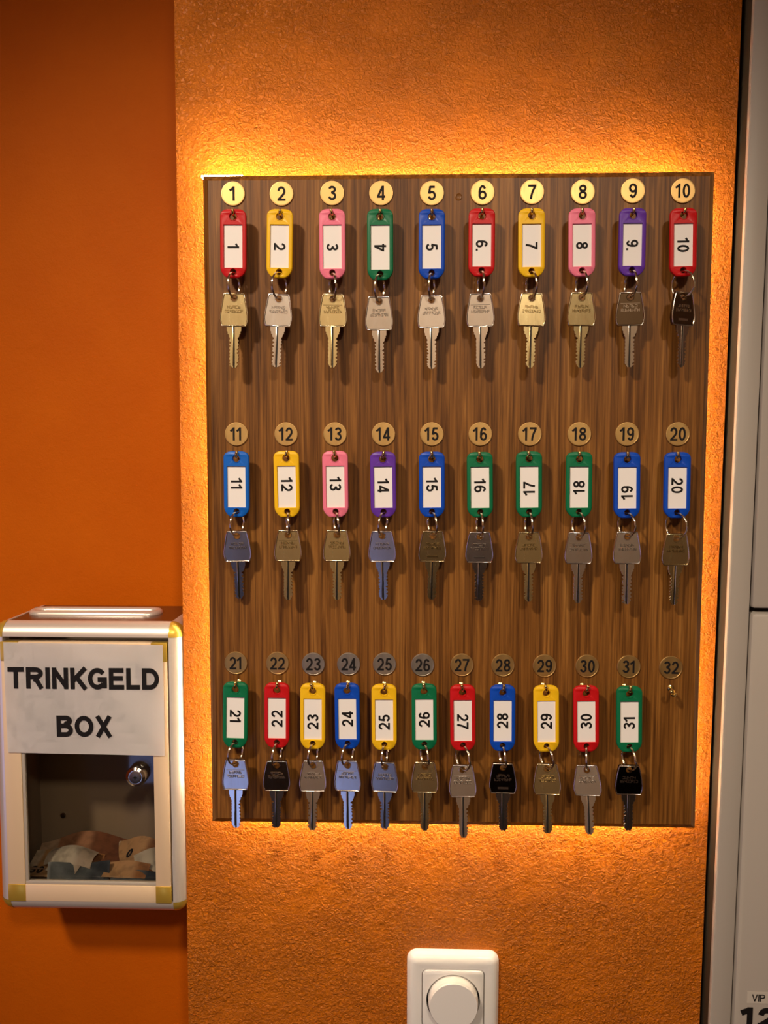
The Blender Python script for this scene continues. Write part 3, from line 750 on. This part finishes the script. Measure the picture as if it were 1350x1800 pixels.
# banknotes lying in the box
def note_mat(name, c0, c1, c2):
    m = mat(name, c0, 0.65); nt, bs = nodes(m)
    v = coords(nt)
    sx = N(nt, 'ShaderNodeSeparateXYZ'); nt.links.new(v, sx.inputs[0])
    mr = N(nt, 'ShaderNodeMapRange'); mr.inputs[1].default_value = -0.065; mr.inputs[2].default_value = 0.065; nt.links.new(sx.outputs[0], mr.inputs[0])
    c = ramp(nt, mr.outputs[0], [(0.0, c1), (0.28, c1), (0.30, c0), (0.55, c0), (0.60, c2), (0.88, c2), (0.9, c1)])
    n = N(nt, 'ShaderNodeTexNoise', Scale=120.0, Detail=4.0); nt.links.new(v, n.inputs['Vector'])
    r_ = ramp(nt, n.outputs['Fac'], [(0.38, (0.55,) * 3), (0.55, (1, 1, 1))])
    mx = N(nt, 'ShaderNodeMix', _data_type='RGBA', _blend_type='MULTIPLY'); mx.inputs[0].default_value = 0.6
    nt.links.new(c, mx.inputs[6]); nt.links.new(r_, mx.inputs[7]); nt.links.new(mx.outputs[2], bs.inputs['Base Color'])
    return m
NM = {'fifty': note_mat('orange_banknote', (0.62, 0.36, 0.16), (0.70, 0.56, 0.40), (0.40, 0.17, 0.05)),
      'twenty': note_mat('blue_banknote', (0.13, 0.145, 0.15), (0.26, 0.27, 0.27), (0.04, 0.05, 0.06)),
      'five': note_mat('pale_banknote', (0.66, 0.58, 0.46), (0.74, 0.66, 0.56), (0.50, 0.40, 0.30)),
      'ten': note_mat('red_brown_banknote', (0.50, 0.24, 0.12), (0.66, 0.46, 0.30), (0.28, 0.10, 0.04))}
def note(kind, label, px, py, ln, wd, depth, rz, pitch, curl, num=None, npos=(-.3, 0), roll=0):
    p = U(px, py, depth); bm = bmesh.new(); nx, ny = 18, 8; g = []
    def zf(u, v): return curl[0] * math.sin(PI * (u + .5)) + curl[1] * math.sin(2 * PI * u + 1.3 * v) + curl[2] * (v * v)
    for j in range(ny + 1):
        g.append([bm.verts.new((ln * (i / nx - .5), wd * (j / ny - .5), zf(i / nx - .5, (j / ny - .5) * 2))) for i in range(nx + 1)])
    for j in range(ny):
        for i in range(nx): bm.faces.new((g[j][i], g[j][i + 1], g[j + 1][i + 1], g[j + 1][i]))
    bmesh.ops.solidify(bm, geom=bm.faces[:], thickness=0.00025)
    t = thing('banknote', label, 'banknote', p, 'banknotes in the tip box')
    t.rotation_euler = (math.radians(pitch), math.radians(roll), math.radians(rz))
    sh = obj('sheet', bm, NM[kind], t, smooth=60)
    if num:
        bm = bmesh.new(); add_text(bm, num, 0.010 if wd > .02 else .005, .62, .22, .12, 0, 0.0002)
        for v in bm.verts:
            x, y = npos[0] * ln + v.co.x, npos[1] * wd + v.co.z
            v.co = Vector((x, y, zf(x / ln, y / wd * 2) + 0.0004 + v.co.y))
        obj('numeral', bm, M_INK, t)
ZBI = zb + 0.003
note('ten', 'brown banknote lying flat at the bottom of the pile', 158, 1536, .112, .056, .040, 2, 3, (.001, .001, .001))
note('ten', 'large brown banknote leaning at the back of the pile', 142, 1507, .094, .046, .050, 5, 15, (.007, .004, .003))
note('fifty', 'beige banknote printed 50 at the left of the pile', 112, 1523, .074, .034, .030, -5, 20, (.003, .001, .002), '50', (-.33, -.22))
note('fifty', 'orange-brown banknote resting on the right of the pile', 236, 1512, .058, .046, .042, -10, 18, (.005, .003, .002), '0', (-.12, .1))
note('five', 'pale banknote folded in a curl on top of the pile', 124, 1505, .050, .020, .028, -7, 26, (.007, .001, -.004), None)
note('five', 'pale corner of a banknote behind the blue-grey one', 112, 1524, .034, .014, .0185, -16, 36, (.001, .001, .001))
note('twenty', 'blue-grey folded banknote at the front of the pile', 138, 1534, .060, .019, .0130, 5, 46, (.001, -.004, .001))
note('fifty', 'light orange banknote edge at the front right of the pile', 222, 1531, .044, .018, .018, -3, 26, (.002, .001, .001))
note('five', 'pale banknote curled up against the right wall of the box', 266, 1524, .028, .032, .028, 42, 40, (.002, .001, .004))
note('twenty', 'dark blue-grey banknote edge at the front right of the pile', 236, 1543, .046, .012, .012, 4, 20, (.002, .001, .001))

# ------------------------------------------------------------------ dimmer switch on the wall
sw0, sw1 = U(715.5, 1740, -.004), U(876.5, 1740, -.004); ztop = U(796, 1675, -.006).z
S = (sw1.x - sw0.x) / 2
sw = thing('dimmer_switch', 'white rotary dimmer switch with round knob on the orange wall', 'dimmer switch', ((sw0.x + sw1.x) / 2, 0, ztop - S))
bm = bmesh.new(); q = S * 0.68
add_plate(bm, rrect(-S, S, -S, S, .0095, 8), [rrect(-q, q, -q, q, .0055, 6)[::1]], -.0035, 0.0015, .0008,
          [(.0018, -.0060), (.0035, -.0078), (.006, -.0090), (.009, -.0095), (.0115, -.0093)])
obj('frame', bm, M_WHITE, sw, smooth=60)
qq = q - .0007
kc = -.0009
kr = U(380, 0).x * 0 + 98 / 2 * (0.72 / F)
bm = bmesh.new(); add_plate(bm, rrect(-qq, qq, -qq, qq, .0053, 6), [circle(kr, 48, 0, kc)], -.0098, -.001, .0010)
obj('cover_plate', bm, M_WHITE, sw, smooth=50)
bm = bmesh.new(); add_lathe(bm, [(0, -.002), (kr + .001, -.002), (kr + .001, -.0015), (0, -.0015)], 40, 0, kc); obj('knob_well', bm, M_DARK, sw)
kk = kr - .0017
bm = bmesh.new(); add_lathe(bm, [(kk, -.003), (kk, -.0105), (kk * .985, -.0150), (kk * .955, -.0185), (kk * .935, -.0190), (kk * .5, -.0191), (0, -.0191)], 64, 0, kc)
obj('knob', bm, M_WHITE, sw, smooth=35)

# ------------------------------------------------------------------ locker at the right
YLK = -0.020
pa, pb = U(1326, 0, YLK), U(1247.5, 1800, YLK)
lean = math.atan2(pa.x - pb.x, pa.z - pb.z)
lo_ = thing('locker', 'light grey metal locker with stacked doors beside the orange wall', 'locker', pb)
lo_.rotation_euler = (0, lean, 0)
LH0, LH1 = -0.55, 0.95
pwid = 38.5 * (0.706 / F)
def loc_z(py): return (U(1300, py, YLK).z - pb.z) / math.cos(lean)
LD = 0.40
bm = bmesh.new(); add_box(bm, 0, pwid, YLK, YLK + .006, LH0, LH1, .0018); o = obj('side_post', bm, M_LOCKER, lo_, smooth=40); o.location.y = -pb.y
o = box('side_panel', .0012, pwid, YLK + .006, YLK + LD, LH0, LH1, mat('shaded_side', (0.03, 0.022, 0.014), .5), lo_); o.location.y = -pb.y  # shade on the locker side put into a dark colour
def lc(o): o.location.y = -pb.y; return o
lc(box('carcass', pwid, 0.36, YLK + .012, YLK + LD, LH0, LH1, M_DARK, lo_))
g_ = 0.0013; zj = loc_z(1073)
lc(box('door', pwid + g_, 0.355, YLK - .0015, YLK + .016, zj + .0024, LH1 - .02, M_LOCKER, lo_, .0028))
ld = lc(box('door', pwid + g_, 0.355, YLK - .0015, YLK + .020, LH0 + .02, zj - .0018, M_LOCKER, lo_, .0045))
def lx(px, py): p = U(px, py, YLK - .0015); return ((p.x - pb.x) * math.cos(lean) - (p.z - pb.z) * math.sin(lean), (p.x - pb.x) * math.sin(lean) + (p.z - pb.z) * math.cos(lean))
x0, z0 = lx(1312.5, 1763); x1, z1 = lx(1366, 1744.5)
M_LABEL = mat('cream_label', (0.56, 0.50, 0.43), .6)
lb = box('label', x0, x1, YLK - .0019, YLK - .0014, z0, z1, M_LABEL, ld)
x0, z0 = lx(1321.5, 1759.5); x1, z1 = lx(1344.5, 1748)
bm = bmesh.new(); add_text(bm, 'VIP', z1 - z0, .6, .13, .10, YLK - .0022, YLK - .0018, 0, (x0 + x1) / 2, (z0 + z1) / 2, .92); obj('lettering', bm, M_INK, lb)
x0, z0 = lx(1305, 1806); x1, z1 = lx(1362, 1772)
bm = bmesh.new(); add_text(bm, '12', z1 - z0, .80, .26, .16, YLK - .0019, YLK - .0014, 0, (x0 + x1) / 2, (z0 + z1) / 2); obj('numeral', bm, M_INK, ld)
